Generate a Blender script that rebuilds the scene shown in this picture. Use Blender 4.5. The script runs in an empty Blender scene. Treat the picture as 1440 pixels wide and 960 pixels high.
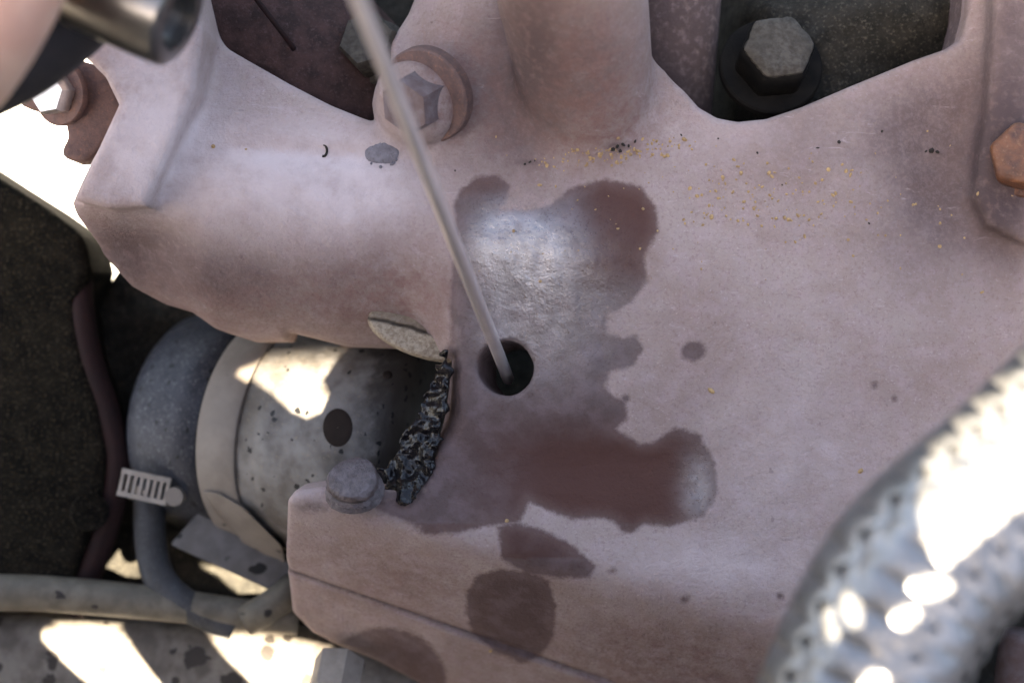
import bpy, bmesh, math, random
import numpy as np
from mathutils import Vector, Matrix
from mathutils.bvhtree import BVHTree

# ------------------------------------------------------------------ units
# the design unit is 1/1440 of the 20 cm wide field seen on the main face of the casting
S = 0.2 / 1440.0
H = 2160.0                      # camera height over that face
SC = bpy.context.scene
COL = SC.collection
R = math.radians
random.seed(7)
rng = np.random.default_rng(7)

def W(px, py, z=0.0):
    k = 1.0 - z / H
    return Vector(((px - 720.0) * k, (480.0 - py) * k, z))

# ------------------------------------------------------------------ camera
cam = bpy.data.cameras.new('camera')
co = bpy.data.objects.new('camera', cam)
COL.objects.link(co)
co.location = (0, 0, H * S)
cam.sensor_width = 36.0
cam.lens = 36.0 * H / 1440.0
cam.clip_start = 0.005
cam.clip_end = 50.0
cam.dof.use_dof = True
cam.dof.focus_distance = (H + 20) * S
cam.dof.aperture_fstop = cam.lens * 0.001 / (42 * S)
SC.camera = co

# ------------------------------------------------------------------ light
SUN = Vector((-0.40, -0.50, 0.77)).normalized()
el = math.asin(SUN.z)
rot = math.atan2(SUN.x, SUN.y)
w = bpy.data.worlds.new('World')
SC.world = w
w.use_nodes = True
nt = w.node_tree
sky = nt.nodes.new('ShaderNodeTexSky')
sky.sky_type = 'NISHITA'
sky.sun_disc = False
sky.sun_elevation = el
sky.sun_rotation = rot
sky.air_density = 0.45
sky.dust_density = 2.0
sky.ozone_density = 0.3
nt.links.new(sky.outputs[0], nt.nodes['Background'].inputs[0])
nt.nodes['Background'].inputs[1].default_value = 0.06
sl = bpy.data.lights.new('sun', 'SUN')
sl.energy = 5.0
sl.angle = R(0.4)
sl.color = (1.0, 0.95, 0.88)
so = bpy.data.objects.new('sun', sl)
COL.objects.link(so)
so.rotation_euler = SUN.to_track_quat('Z', 'Y').to_euler()
SC.view_settings.view_transform = 'Standard'
SC.view_settings.look = 'None'
SC.view_settings.gamma = 1.0
SC.view_settings.exposure = 4.48
SC.view_settings.use_white_balance = True          # the camera's own balance, set for open shade
SC.view_settings.white_balance_temperature = 8000
SC.view_settings.white_balance_tint = 8
SC.render.engine = 'CYCLES'
SC.cycles.use_denoising = True
SC.cycles.max_bounces = 8

# ------------------------------------------------------------------ node helpers
class NB:
    def __init__(self, name):
        self.m = bpy.data.materials.new(name)
        self.m.use_nodes = True
        self.t = self.m.node_tree
        self.b = self.t.nodes['Principled BSDF']
        tc = self.t.nodes.new('ShaderNodeTexCoord')
        self.co = tc.outputs['Object']
    def n(self, typ, **kw):
        x = self.t.nodes.new(typ)
        for k, v in kw.items(): setattr(x, k, v)
        return x
    def put(self, sock, v):
        if hasattr(v, 'is_output'): self.t.links.new(v, sock)
        elif isinstance(v, (tuple, list)) and len(v) == 3 and sock.type == 'RGBA': sock.default_value = (*v, 1)
        else: sock.default_value = v
    def noise(self, px, detail=4, rough=0.55, dist=0.0, co=None):
        x = self.n('ShaderNodeTexNoise')
        x.inputs['Scale'].default_value = 1.0 / (px * S)
        x.inputs['Detail'].default_value = detail
        x.inputs['Roughness'].default_value = rough
        x.inputs['Distortion'].default_value = dist
        self.put(x.inputs['Vector'], co or self.co)
        return x.outputs['Fac']
    def math(self, op, a, b=0.0, c=0.0, clamp=False):
        x = self.n('ShaderNodeMath', operation=op)
        x.use_clamp = clamp
        self.put(x.inputs[0], a); self.put(x.inputs[1], b); self.put(x.inputs[2], c)
        return x.outputs[0]
    def ramp(self, v, a, b, lo=0.0, hi=1.0):
        x = self.n('ShaderNodeMapRange')
        x.interpolation_type = 'SMOOTHSTEP'
        self.put(x.inputs[0], v)
        for i, q in zip((1, 2, 3, 4), (a, b, lo, hi)): self.put(x.inputs[i], q)
        return x.outputs[0]
    def mix(self, f, a, b):
        x = self.n('ShaderNodeMix', data_type='RGBA')
        self.put(x.inputs[0], f); self.put(x.inputs[6], a); self.put(x.inputs[7], b)
        return x.outputs[2]
    def attr(self, name):
        x = self.n('ShaderNodeAttribute', attribute_name=name)
        return x.outputs['Fac']
    def spots(self, px, lo, hi, keep=0.5):
        """round drops of varied size: 1 inside a drop"""
        v = self.n('ShaderNodeTexVoronoi')
        v.inputs['Scale'].default_value = 1.0 / (px * S)
        nn = self.n('ShaderNodeTexNoise'); nn.inputs['Scale'].default_value = 1.0 / (px * 0.5 * S); self.put(nn.inputs['Vector'], self.co)
        va = self.n('ShaderNodeVectorMath', operation='MULTIPLY_ADD')
        self.put(va.inputs[0], nn.outputs['Color']); va.inputs[1].default_value = (px * S * 0.55,) * 3; self.put(va.inputs[2], self.co)
        self.put(v.inputs['Vector'], va.outputs[0])
        sep = self.n('ShaderNodeSeparateColor')
        self.put(sep.inputs[0], v.outputs['Color'])
        rad = self.ramp(sep.outputs[0], keep, 1.0, 0.0, hi)
        rad = self.math('MULTIPLY', rad, self.math('GREATER_THAN', sep.outputs[1], lo))
        d = self.math('SUBTRACT', rad, v.outputs['Distance'])
        return self.ramp(d, 0.0, 0.05)
    def bump(self, hgt, dist_px, strength=1.0, normal=None):
        x = self.n('ShaderNodeBump')
        x.inputs['Strength'].default_value = strength
        x.inputs['Distance'].default_value = dist_px * S
        self.put(x.inputs['Height'], hgt)
        if normal is not None: self.put(x.inputs['Normal'], normal)
        return x.outputs[0]
    def out(self, col, rough=0.7, metal=0.0, normal=None, spec=0.5, coat=None, coat_rough=0.2, coat_ior=2.8):
        b = self.b
        self.put(b.inputs['Base Color'], col)
        self.put(b.inputs['Roughness'], rough)
        self.put(b.inputs['Metallic'], metal)
        self.put(b.inputs['Specular IOR Level'], spec)
        if normal is not None: self.put(b.inputs['Normal'], normal)
        if coat is not None:
            self.put(b.inputs['Coat Weight'], coat)
            b.inputs['Coat IOR'].default_value = coat_ior
            self.put(b.inputs['Coat Roughness'], coat_rough)
        return self.m

def cast_iron():
    q = NB('rusty_cast_iron')
    big = q.noise(170, 3, 0.6)
    mid = q.noise(28, 5, 0.65)
    fine = q.noise(5.5, 3, 0.7)
    a, b_ = (0.326, 0.255, 0.228), (0.268, 0.198, 0.172)
    c = q.mix(q.ramp(big, 0.35, 0.65), a, b_)
    c = q.mix(q.ramp(mid, 0.40, 0.72, 0, 0.5), c, (0.36, 0.27, 0.27))
    c = q.mix(q.ramp(fine, 0.50, 0.72, 0, 0.42), c, (0.18, 0.108, 0.10))
    c = q.mix(q.ramp(q.noise(4, 2, 0.6), 0.60, 0.75, 0, 0.40), c, (0.46, 0.38, 0.38))
    c = q.mix(q.math('MULTIPLY', q.spots(34, 0.6, 0.13, 0.2), 0.6), c, (0.11, 0.066, 0.06))
    c = q.mix(q.math('MULTIPLY', q.spots(58, 0.7, 0.06, 0.2), 0.6), c, (0.50, 0.42, 0.38))
    pt = q.math('MULTIPLY', q.attr('patina'), q.ramp(q.noise(40, 4, 0.55), 0.2, 0.65, 0.7, 1.0), 0.0, True)  # aged tone, with shade painted in on stub, log underside and right side
    c = q.mix(pt, c, q.mix(q.ramp(q.noise(7, 3, 0.7), 0.4, 0.68), (0.108, 0.076, 0.071), (0.150, 0.108, 0.100)))
    mp = q.n('ShaderNodeMapping'); mp.inputs['Scale'].default_value = (0.25, 1.3, 1.0); mp.inputs['Rotation'].default_value = (0, 0, 0.5)
    q.put(mp.inputs['Vector'], q.co)
    c = q.mix(q.ramp(q.noise(16, 5, 0.7, 0.6, mp.outputs[0]), 0.61, 0.74, 0, 0.5), c, (0.43, 0.35, 0.345))
    c = q.mix(q.math('MULTIPLY', q.attr('dust'), q.ramp(q.noise(40, 4, 0.6), 0.2, 0.6, 0.5, 1.0)), c, (0.52, 0.435, 0.425))  # pale dust, also painted light on log top, flange and crease
    # shade painted on lower faces, and bare red rust
    ru = q.attr('rust')
    rm = q.math('MULTIPLY', ru, q.ramp(q.noise(22, 5, 0.7), 0.30, 0.66))
    rc = q.mix(q.ramp(q.noise(9, 4, 0.7), 0.35, 0.7), (0.165, 0.092, 0.080), (0.205, 0.122, 0.104))
    c = q.mix(q.math('MULTIPLY', rm, 0.85), c, rc)
    # sooty marks, joints and painted shade
    di = q.attr('dirt')
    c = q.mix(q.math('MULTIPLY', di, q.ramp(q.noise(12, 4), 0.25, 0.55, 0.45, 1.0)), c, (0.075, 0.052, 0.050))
    # oil that has soaked in
    st = q.attr('stain')
    wob = q.math('MULTIPLY', q.math('SUBTRACT', q.noise(15, 8, 0.78), 0.5), 17.0)
    sd = q.math('ADD', st, wob)
    ed = q.math('ADD', q.ramp(sd, 4.5, -4.5, 0, 0.88), q.ramp(sd, -2.0, -22.0, 0, 0.12))
    deep = q.attr('soak')
    oc = q.mix(deep, (0.100, 0.070, 0.066), (0.080, 0.038, 0.030))
    oc = q.mix(q.ramp(fine, 0.5, 0.75, 0, 0.5), oc, (0.075, 0.036, 0.032))
    oc = q.mix(q.math('MULTIPLY', q.math('SUBTRACT', 1.0, deep), q.ramp(q.noise(36, 4, 0.6), 0.42, 0.66, 0, 0.55)), oc, (0.165, 0.118, 0.118))
    # darker tide line just inside the rim
    rim = q.math('MULTIPLY', q.ramp(sd, -9.0, -3.0), 0.35)
    oc = q.mix(rim, oc, (0.085, 0.050, 0.048))
    c = q.mix(ed, c, oc)
    wet = q.attr('wet')
    wet = q.math('MULTIPLY', wet, ed)
    rgh = q.math('SUBTRACT', 0.82, q.math('MULTIPLY', ed, 0.22))
    nb = q.bump(q.noise(6, 4, 0.7), 3.0, 0.7)
    nb = q.bump(q.noise(26, 3, 0.6), 4.0, 0.40, nb)
    nb = q.bump(q.math('MULTIPLY', ed, 1.0), -1.0, 0.3, nb)
    cn = q.bump(q.noise(7, 3, 0.6), 3.0, 0.5)
    q.put(q.b.inputs['Coat Normal'], cn)
    cw = q.math('MULTIPLY', wet, q.ramp(q.noise(20, 4, 0.6), 0.25, 0.6, 0.55, 1.0))
    return q.out(c, rgh, 0.0, nb, 0.08, cw, q.ramp(q.noise(5, 3, 0.6), 0.3, 0.7, 0.25, 0.42))

def oil_soaked(q, c, x0, x1, col):  # darkens toward one end: oil plus painted shade from the casting above
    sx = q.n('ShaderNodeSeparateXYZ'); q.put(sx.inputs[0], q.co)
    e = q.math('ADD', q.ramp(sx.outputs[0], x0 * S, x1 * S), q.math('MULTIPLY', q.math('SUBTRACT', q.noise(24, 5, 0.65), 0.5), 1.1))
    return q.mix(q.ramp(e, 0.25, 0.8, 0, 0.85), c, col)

def simple(name, c1, c2, px=20, rough=0.7, metal=0.0, bump=1.5, bpx=8, spots=None, spotc=(0.01, 0.01, 0.01), fine=None, spec=0.2, soaked=None):
    q = NB(name)
    c = q.mix(q.ramp(q.noise(px, 5, 0.62), 0.33, 0.68), c1, c2)
    c = q.mix(q.ramp(q.noise(px * 5, 3, 0.6), 0.4, 0.7, 0, 0.45), c, c2)
    if fine: c = q.mix(q.ramp(q.noise(5, 3, 0.7), 0.52, 0.74, 0, 0.6), c, fine)
    rg = rough
    if soaked: c = oil_soaked(q, c, *soaked)
    if spots:
        for (spx, lo, hi, keep) in spots:
            c = q.mix(q.spots(spx, lo, hi, keep), c, spotc)
    nb = q.bump(q.noise(bpx, 4, 0.65), bump, 0.6) if bump else None
    return q.out(c, rg, metal, nb, spec)

M = {}
M['iron'] = cast_iron()
M['sooty'] = simple('sooty_cast_iron', (0.060, 0.032, 0.028), (0.028, 0.017, 0.015), 24, 0.85, bump=5, bpx=9, fine=(0.10, 0.06, 0.058))  # dark oily copy of the casting iron, shade put into its colour
M['bolt_mauve'] = simple('dull_bolt_steel', (0.150, 0.122, 0.126), (0.105, 0.072, 0.070), 18, 0.6, 0.1, 2, fine=(0.11, 0.065, 0.055))
M['nut'] = simple('oily_nut', (0.105, 0.08, 0.082), (0.045, 0.030, 0.030), 14, 0.4, 0.0, 9, 9, spec=0.5)
M['bolt_grey'] = simple('grey_bolt_steel', (0.24, 0.23, 0.25), (0.17, 0.15, 0.16), 14, 0.5, 0.35)
M['bolt_rust'] = simple('rusted_bolt', (0.19, 0.072, 0.030), (0.050, 0.020, 0.014), 20, 0.5, 0.0, 9, 14, fine=(0.27, 0.14, 0.075), spec=0.4)
M['washer_rust'] = simple('rusted_washer', (0.135, 0.082, 0.070), (0.092, 0.060, 0.056), 14, 0.8, 0.0, 3, 7, fine=(0.22, 0.11, 0.072))
M['dusty'] = simple('dust_on_steel', (0.072, 0.063, 0.052), (0.036, 0.031, 0.025), 9, 0.9, fine=(0.05, 0.045, 0.04))
M['black_steel'] = simple('black_oiled_steel', (0.005, 0.005, 0.005), (0.010, 0.009, 0.008), 30, 0.75, spec=0.04)
M['engine'] = simple('greasy_engine_black', (0.028, 0.025, 0.020), (0.014, 0.013, 0.011), 26, 0.8, bump=9, bpx=14, fine=(0.11, 0.098, 0.075), spec=0.08)
M['housing'] = simple('greasy_housing', (0.010, 0.008, 0.0055), (0.003, 0.0025, 0.002), 26, 0.85, bump=8, bpx=12, fine=(0.085, 0.066, 0.042), spec=0.05)
M['belt'] = simple('dark_red_rubber', (0.016, 0.005, 0.0045), (0.010, 0.004, 0.0035), 40, 0.8)
M['can'] = simple('grey_blue_paint', (0.034, 0.035, 0.041), (0.020, 0.021, 0.025), 26, 0.45, 0.0, 1.0, 10, [(17, 0.2, 0.30, 0.0), (48, 0.3, 0.18, 0.0)], fine=(0.17, 0.165, 0.16))
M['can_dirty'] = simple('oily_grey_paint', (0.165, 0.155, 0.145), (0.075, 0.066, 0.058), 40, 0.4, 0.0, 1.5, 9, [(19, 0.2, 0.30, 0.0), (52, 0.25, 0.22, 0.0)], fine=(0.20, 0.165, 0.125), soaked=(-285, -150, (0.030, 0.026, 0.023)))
M['band'] = simple('tan_grey_band', (0.170, 0.145, 0.122), (0.135, 0.114, 0.095), 40, 0.5, 0.0, 0.4, 10, [(40, 0.3, 0.17, 0.0)], spotc=(0.035, 0.03, 0.025))
M['pipe'] = simple('tan_pipe', (0.135, 0.114, 0.086), (0.08, 0.067, 0.050), 30, 0.55, 0.0, 1.0, 10, [(34, 0.25, 0.26, 0.0)], spotc=(0.02, 0.016, 0.014))
M['pale_pipe'] = simple('pale_dusty_pipe', (0.17, 0.152, 0.13), (0.075, 0.064, 0.054), 44, 0.6, 0.0, 1.5, 10, [(30, 0.2, 0.30, 0.0), (62, 0.15, 0.34, 0.0)], spotc=(0.03, 0.025, 0.022))
M['bracket'] = simple('grey_bracket', (0.105, 0.10, 0.10), (0.07, 0.066, 0.064), 30, 0.6, 0.0, 1.0, 10, [(44, 0.1, 0.33, 0.0)], spotc=(0.008, 0.008, 0.008))
M['rubber'] = simple('black_rubber', (0.05, 0.05, 0.052), (0.032, 0.031, 0.030), 30, 0.65, 0.0, 1.0, 10, fine=(0.09, 0.085, 0.08))
M['plastic'] = simple('cream_plastic', (0.27, 0.235, 0.20), (0.20, 0.17, 0.14), 22, 0.6)
qb = NB('ground_tan_iron')
tb = qb.mix(qb.ramp(qb.noise(7, 4, 0.7), 0.35, 0.65), (0.37, 0.30, 0.22), (0.22, 0.165, 0.115))
tb = qb.mix(qb.math('MULTIPLY', qb.attr('upper'), 0.55), tb, (0.17, 0.125, 0.09))
tb = qb.mix(qb.attr('seam'), tb, (0.035, 0.025, 0.02))
M['tan_boss'] = qb.out(tb, 0.85, 0.0, qb.bump(qb.noise(5, 4, 0.7), 4.0, 0.9), 0.2)
M['shiny'] = simple('bright_zinc', (0.62, 0.58, 0.54), (0.48, 0.44, 0.42), 20, 0.35, 0.8)
M['rod'] = simple('polished_rod', (0.90, 0.82, 0.79), (0.80, 0.72, 0.69), 60, 0.32, 0.8, 0.15, 8)
M['chrome'] = simple('worn_chrome', (0.20, 0.195, 0.19), (0.14, 0.13, 0.12), 60, 0.28, 0.9, 0.3, 12)
M['braid'] = simple('braided_steel', (0.27, 0.265, 0.258), (0.20, 0.196, 0.19), 30, 0.34, 0.68, 0.3, 9)
M['grip'] = simple('black_grip', (0.022, 0.020, 0.021), (0.03, 0.026, 0.027), 40, 0.6)
M['oil'] = NB('wet_black_oil'); M['oil'] = M['oil'].out((0.006, 0.005, 0.006), 0.06, 0.0, M['oil'].bump(M['oil'].noise(4, 2, 0.6), 2.0, 0.5), 0.25)
M['oil'].node_tree.nodes['Principled BSDF'].inputs['IOR'].default_value = 1.55
M['grit'] = simple('sandy_grit', (0.42, 0.28, 0.13), (0.24, 0.15, 0.08), 6, 0.9, 0.0, 0)
M['ground'] = simple('pale_concrete', (0.45, 0.44, 0.42), (0.38, 0.37, 0.35), 900, 0.9, 0.0, 6, 60)
M['panel'] = simple('grey_panel_paint', (0.16, 0.15, 0.15), (0.13, 0.12, 0.12), 300, 0.5, 0.0, 0.5, 30)
M['mark'] = simple('dark_chip', (0.030, 0.024, 0.020), (0.016, 0.013, 0.011), 5, 0.8)
M['puddle'] = simple('grey_spatter', (0.19, 0.175, 0.19), (0.13, 0.115, 0.125), 14, 0.35, 0.0, 2, 6, fine=(0.06, 0.05, 0.05))

def skin_mat():
    q = NB('skin')
    c = q.mix(q.ramp(q.noise(60, 4), 0.35, 0.65), (0.50, 0.315, 0.225), (0.42, 0.235, 0.170))
    nb = q.bump(q.noise(9, 3), 1.5, 0.4)
    q.out(c, 0.5, 0.0, nb, 0.4)
    q.b.inputs['Subsurface Weight'].default_value = 0.15
    q.b.inputs['Subsurface Radius'].default_value = (0.004, 0.0015, 0.0008)
    q.b.inputs['Subsurface Scale'].default_value = 0.3
    return q.m
M['skin'] = skin_mat()
qn = NB('nail'); M['nail'] = qn.out((0.5, 0.33, 0.27), 0.35)

# ------------------------------------------------------------------ object helpers
def mesh_obj(name, verts, faces, mat, parent=None, smooth=True):
    me = bpy.data.meshes.new(name)
    me.from_pydata([tuple(Vector(v) * S) for v in verts], [], faces)
    if smooth: me.shade_smooth()
    me.materials.append(mat)
    o = bpy.data.objects.new(name, me)
    COL.objects.link(o)
    if parent: o.parent = parent; o.matrix_parent_inverse = Matrix.Translation(-parent.location)
    return o

def bm_obj(name, bm, mat, parent=None, smooth=True, angle=None):
    me = bpy.data.meshes.new(name)
    bmesh.ops.recalc_face_normals(bm, faces=bm.faces)
    bmesh.ops.scale(bm, vec=(S, S, S), verts=bm.verts)
    bm.to_mesh(me); bm.free()
    if smooth:
        me.shade_smooth()
        if angle: me.set_sharp_from_angle(angle=R(angle))
    me.materials.append(mat)
    o = bpy.data.objects.new(name, me)
    COL.objects.link(o)
    if parent: o.parent = parent; o.matrix_parent_inverse = Matrix.Translation(-parent.location)
    return o

def tag(o, label=None, cat=None, group=None, kind=None):
    if label: o['label'] = label
    if cat: o['category'] = cat
    if group: o['group'] = group
    if kind: o['kind'] = kind
    return o

def thing(name, loc, label, cat, group=None):
    o = bpy.data.objects.new(name, None)
    o.location = Vector(loc) * S
    o.empty_display_size = 0.01
    COL.objects.link(o)
    return tag(o, label, cat, group)

def frame(axis, up=(0, 0, 1)):
    z = Vector(axis).normalized()
    up = Vector(up)
    if abs(z.dot(up)) > 0.97: up = Vector((0, 1, 0))
    x = up.cross(z).normalized()
    y = z.cross(x)
    return x, y, z

def lathe(profile, center, axis, n=40, bm=None, wob=0.0, spin=0.0):
    """profile: (radius, height along axis) pairs"""
    bm = bm or bmesh.new()
    x, y, z = frame(axis)
    c = Vector(center)
    rings = []
    for r, h in profile:
        ring = []
        for i in range(n):
            a = 2 * math.pi * i / n + spin
            rr = max(r, 0.01) * (1 + wob * math.sin(3 * a + h * .05))
            ring.append(bm.verts.new(c + x * math.cos(a) * rr + y * math.sin(a) * rr + z * h))
        rings.append(ring)
    for a, b in zip(rings, rings[1:]):
        for i in range(n):
            bm.faces.new((a[i], a[(i + 1) % n], b[(i + 1) % n], b[i]))
    bm.faces.new(rings[0]); bm.faces.new(rings[-1])
    return bm

def spline(pts, n=12):
    P = [Vector(p) for p in pts]
    P = [P[0] * 2 - P[1]] + P + [P[-1] * 2 - P[-2]]
    out = []
    for i in range(1, len(P) - 2):
        for k in range(n):
            t = k / n
            a, b, c, d = P[i - 1], P[i], P[i + 1], P[i + 2]
            out.append(0.5 * (2 * b + (c - a) * t + (2 * a - 5 * b + 4 * c - d) * t * t + (3 * b - a - 3 * c + d) * t ** 3))
    out.append(P[-2].copy())
    return out

def path_frames(pts):
    fr = []
    x = None
    for i, p in enumerate(pts):
        t = (pts[min(i + 1, len(pts) - 1)] - pts[max(i - 1, 0)]).normalized()
        if x is None: x = frame(t)[0]
        x = (x - t * x.dot(t)).normalized()
        fr.append((p, x.copy(), t.cross(x), t))
    return fr

def tube(pts, rad, n=24, bm=None, caps=True, flat=None):
    bm = bm or bmesh.new()
    rings = []
    fr = path_frames(pts)
    for i, (p, x, y, t) in enumerate(fr):
        r = rad(i / (len(fr) - 1)) if callable(rad) else rad
        ring = []
        for k in range(n):
            ca_, sa_ = math.cos(2 * math.pi * k / n), math.sin(2 * math.pi * k / n)
            if flat:
                ca_ = math.copysign(abs(ca_) ** 0.5, ca_); sa_ = math.copysign(abs(sa_) ** 0.5, sa_) * flat
            ring.append(bm.verts.new(p + (x * ca_ + y * sa_) * r))
        rings.append(ring)
    for a, b in zip(rings, rings[1:]):
        for i in range(n): bm.faces.new((a[i], a[(i + 1) % n], b[(i + 1) % n], b[i]))
    if caps: bm.faces.new(rings[0]); bm.faces.new(rings[-1])
    return bm

def bevel(bm, w, seg=2, ang=35):
    e = [x for x in bm.edges if len(x.link_faces) == 2 and x.calc_face_angle(0) > R(ang)]
    bmesh.ops.bevel(bm, geom=e, offset=w, segments=seg, affect='EDGES', profile=0.6)
    return bm

# ------------------------------------------------------------------ signed distance casting
def poly_sd(poly, X, Y):
    P = np.asarray(poly, float)
    d = np.full(X.shape, 1e18)
    ins = np.zeros(X.shape, bool)
    n = len(P)
    for i in range(n):
        a, b = P[i], P[(i + 1) % n]
        ex, ey = b - a
        wx, wy = X - a[0], Y - a[1]
        t = np.clip((wx * ex + wy * ey) / (ex * ex + ey * ey + 1e-12), 0, 1)
        d = np.minimum(d, (wx - ex * t) ** 2 + (wy - ey * t) ** 2)
        c = ((a[1] <= Y) & (b[1] > Y)) | ((b[1] <= Y) & (a[1] > Y))
        xx = a[0] + (Y - a[1]) / (b[1] - a[1] + 1e-12) * ex
        ins ^= c & (X < xx)
    d = np.sqrt(d)
    return np.where(ins, -d, d)

def smin(a, b, k):
    h = np.clip(0.5 + 0.5 * (b - a) / k, 0, 1)
    return b + (a - b) * h - k * h * (1 - h)

def smax(a, b, k): return -smin(-a, -b, k)

def sstep(x, a, b):
    t = np.clip((x - a) / (b - a), 0, 1)
    return t * t * (3 - 2 * t)

def surface_nets(f, org, vx):
    s = f < 0
    nx, ny, nz = f.shape
    cnt = np.zeros((nx - 1, ny - 1, nz - 1), np.int8)
    for i in (0, 1):
        for j in (0, 1):
            for k in (0, 1):
                cnt += s[i:nx - 1 + i, j:ny - 1 + j, k:nz - 1 + k]
    act = (cnt > 0) & (cnt < 8)
    idx = np.argwhere(act)
    vid = np.full(act.shape, -1, np.int64)
    vid[act] = np.arange(len(idx))
    acc = np.zeros((len(idx), 3)); num = np.zeros(len(idx))
    I, J, K = idx.T
    corners = [(i, j, k) for i in (0, 1) for j in (0, 1) for k in (0, 1)]
    for a in corners:
        for ax in range(3):
            if a[ax]: continue
            b = list(a); b[ax] = 1
            fa = f[I + a[0], J + a[1], K + a[2]].astype(float)
            fb = f[I + b[0], J + b[1], K + b[2]].astype(float)
            m = (fa < 0) != (fb < 0)
            t = np.where(m, fa / np.where(m, fa - fb, 1), 0)
            p = np.empty((len(idx), 3)); p[:] = a
            p[:, ax] += t
            acc[m] += p[m]; num[m] += 1
    V = (idx + acc / num[:, None]) * vx + np.asarray(org)
    F = []
    for ax in range(3):
        sl0 = [slice(None)] * 3; sl1 = [slice(None)] * 3
        sl0[ax] = slice(0, -1); sl1[ax] = slice(1, None)
        ch = s[tuple(sl0)] != s[tuple(sl1)]
        e = np.argwhere(ch)
        u, v = (ax + 1) % 3, (ax + 2) % 3
        ok = (e[:, u] > 0) & (e[:, v] > 0) & (e[:, u] < f.shape[u] - 1) & (e[:, v] < f.shape[v] - 1)
        e = e[ok]
        q = []
        for du, dv in ((-1, -1), (0, -1), (0, 0), (-1, 0)):
            c = e.copy(); c[:, u] += du; c[:, v] += dv
            q.append(vid[c[:, 0], c[:, 1], c[:, 2]])
        q = np.stack(q, 1)
        inside = s[e[:, 0], e[:, 1], e[:, 2]]
        q[~inside] = q[~inside][:, ::-1]
        F.append(q)
    return V, np.concatenate(F)

def np_mesh(name, V, F, mat, parent=None, attrs=None):
    me = bpy.data.meshes.new(name)
    me.vertices.add(len(V)); me.vertices.foreach_set('co', (V * S).astype(np.float32).ravel())
    me.loops.add(F.size); me.loops.foreach_set('vertex_index', F.astype(np.int32).ravel())
    me.polygons.add(len(F))
    me.polygons.foreach_set('loop_start', np.arange(0, F.size, 4, dtype=np.int32))
    me.update(calc_edges=True)
    me.validate()
    me.shade_smooth()
    for k, a in (attrs or {}).items():
        at = me.attributes.new(k, 'FLOAT', 'POINT'); at.data.foreach_set('value', a.astype(np.float32))
    me.materials.append(mat)
    o = bpy.data.objects.new(name, me); COL.objects.link(o)
    if parent: o.parent = parent; o.matrix_parent_inverse = Matrix.Translation(-parent.location)
    return o

def vnoise(X, Y, px, seed):
    g = np.random.default_rng(seed).random((256, 256))
    x, y = X / px + 500, Y / px + 500
    i, j = np.floor(x).astype(int), np.floor(y).astype(int)
    fx, fy = x - i, y - j
    fx, fy = fx * fx * (3 - 2 * fx), fy * fy * (3 - 2 * fy)
    a = lambda p, q: g[(i + p) % 256, (j + q) % 256]
    return (a(0, 0) * (1 - fx) + a(1, 0) * fx) * (1 - fy) + (a(0, 1) * (1 - fx) + a(1, 1) * fx) * fy - 0.5

def capsule(X, Y, Z, a, b, ra, rb=None):
    rb = ra if rb is None else rb
    a, b = np.array(a), np.array(b)
    e = b - a
    t = np.clip(((X - a[0]) * e[0] + (Y - a[1]) * e[1] + (Z - a[2]) * e[2]) / (e @ e), 0, 1)
    return np.sqrt((X - a[0] - e[0] * t) ** 2 + (Y - a[1] - e[1] * t) ** 2 + (Z - a[2] - e[2] * t) ** 2) - (ra + (rb - ra) * t)

VX = 4.0
gx = np.arange(-680, 860, VX); gy = np.arange(-620, 580, VX); gz = np.arange(-380, 240, VX)
X2, Y2 = np.meshgrid(gx, gy, indexing='ij')
PX, PY = X2 + 720, 480 - Y2                       # picture-like axes on the main face, y down
PTS = lambda L, z=0: [((x - 720) * (1 - z / H), (480 - y) * (1 - z / H)) for x, y in L]

OUT = [(290, 45), (340, 75), (400, 110), (460, 142), (508, 162), (526, 168), (522, 140), (530, 105), (545, 76), (541, 48), (568, 0), (600, -90),
       (880, -90), (892, 0), (898, 82), (935, 97), (965, 125), (985, 148), (1010, 163), (1040, 169), (1080, 165), (1130, 148), (1200, 118),
       (1290, 80), (1340, 62), (1362, 48), (1372, 10), (1380, -90), (1570, -90), (1570, 500), (1450, 660), (1300, 860), (1230, 1080), (640, 1085),
       (556, 1030), (500, 995), (445, 972), (400, 945), (374, 905), (382, 800), (402, 705), (414, 690), (450, 684), (520, 690), (585, 690),
       (608, 655), (622, 590), (632, 520), (634, 506), (600, 505), (560, 492), (470, 489), (384, 467), (376, 481), (325, 482), (266, 461), (232, 436), (186, 423),
       (144, 397), (112, 350), (98, 302), (98, 284), (160, 165), (200, 100)]
o2 = poly_sd(PTS(OUT), X2, Y2)

# height of the top skin
wl = (1 - sstep(PX, 560, 655)) * (1 - sstep(PY, 540, 640))
yc = 262 + 0.13 * (PX - 400)
d = np.maximum(0, PY - yc); RR = 208.0
dd = np.minimum(d, 0.90 * RR)
hl = np.sqrt(RR * RR - dd * dd) - RR - (d - dd) * 2.0 - 0.16 * np.maximum(0, yc - PY) - 0.22 * np.maximum(0, 200 - PY) + 6
hl -= 75 * sstep(PY, 284, 350) * (1 - sstep(PX, 170, 290))
hl -= 9 * np.exp(-((PY - (206 + 0.06 * (PX - 300))) / 16) ** 2) * sstep(PX, 270, 330)
hp = 26 * np.exp(-((PX - 770) / 170) ** 2 - ((PY - 345) / 85) ** 2)
hp += -0.10 * np.maximum(0, 240 - PY)
hp += -26 * np.exp(-((PX - 1335) / 75) ** 2 - ((PY - 240) / 120) ** 2)
hp += 16 * np.exp(-((PX - 1150) / 260) ** 2 - ((PY - 460) / 170) ** 2)
hp += -14 * np.exp(-((PX - 800) / 220) ** 2 - ((PY - 650) / 60) ** 2)
hp += -0.05 * np.maximum(0, PX - 1200)
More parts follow.
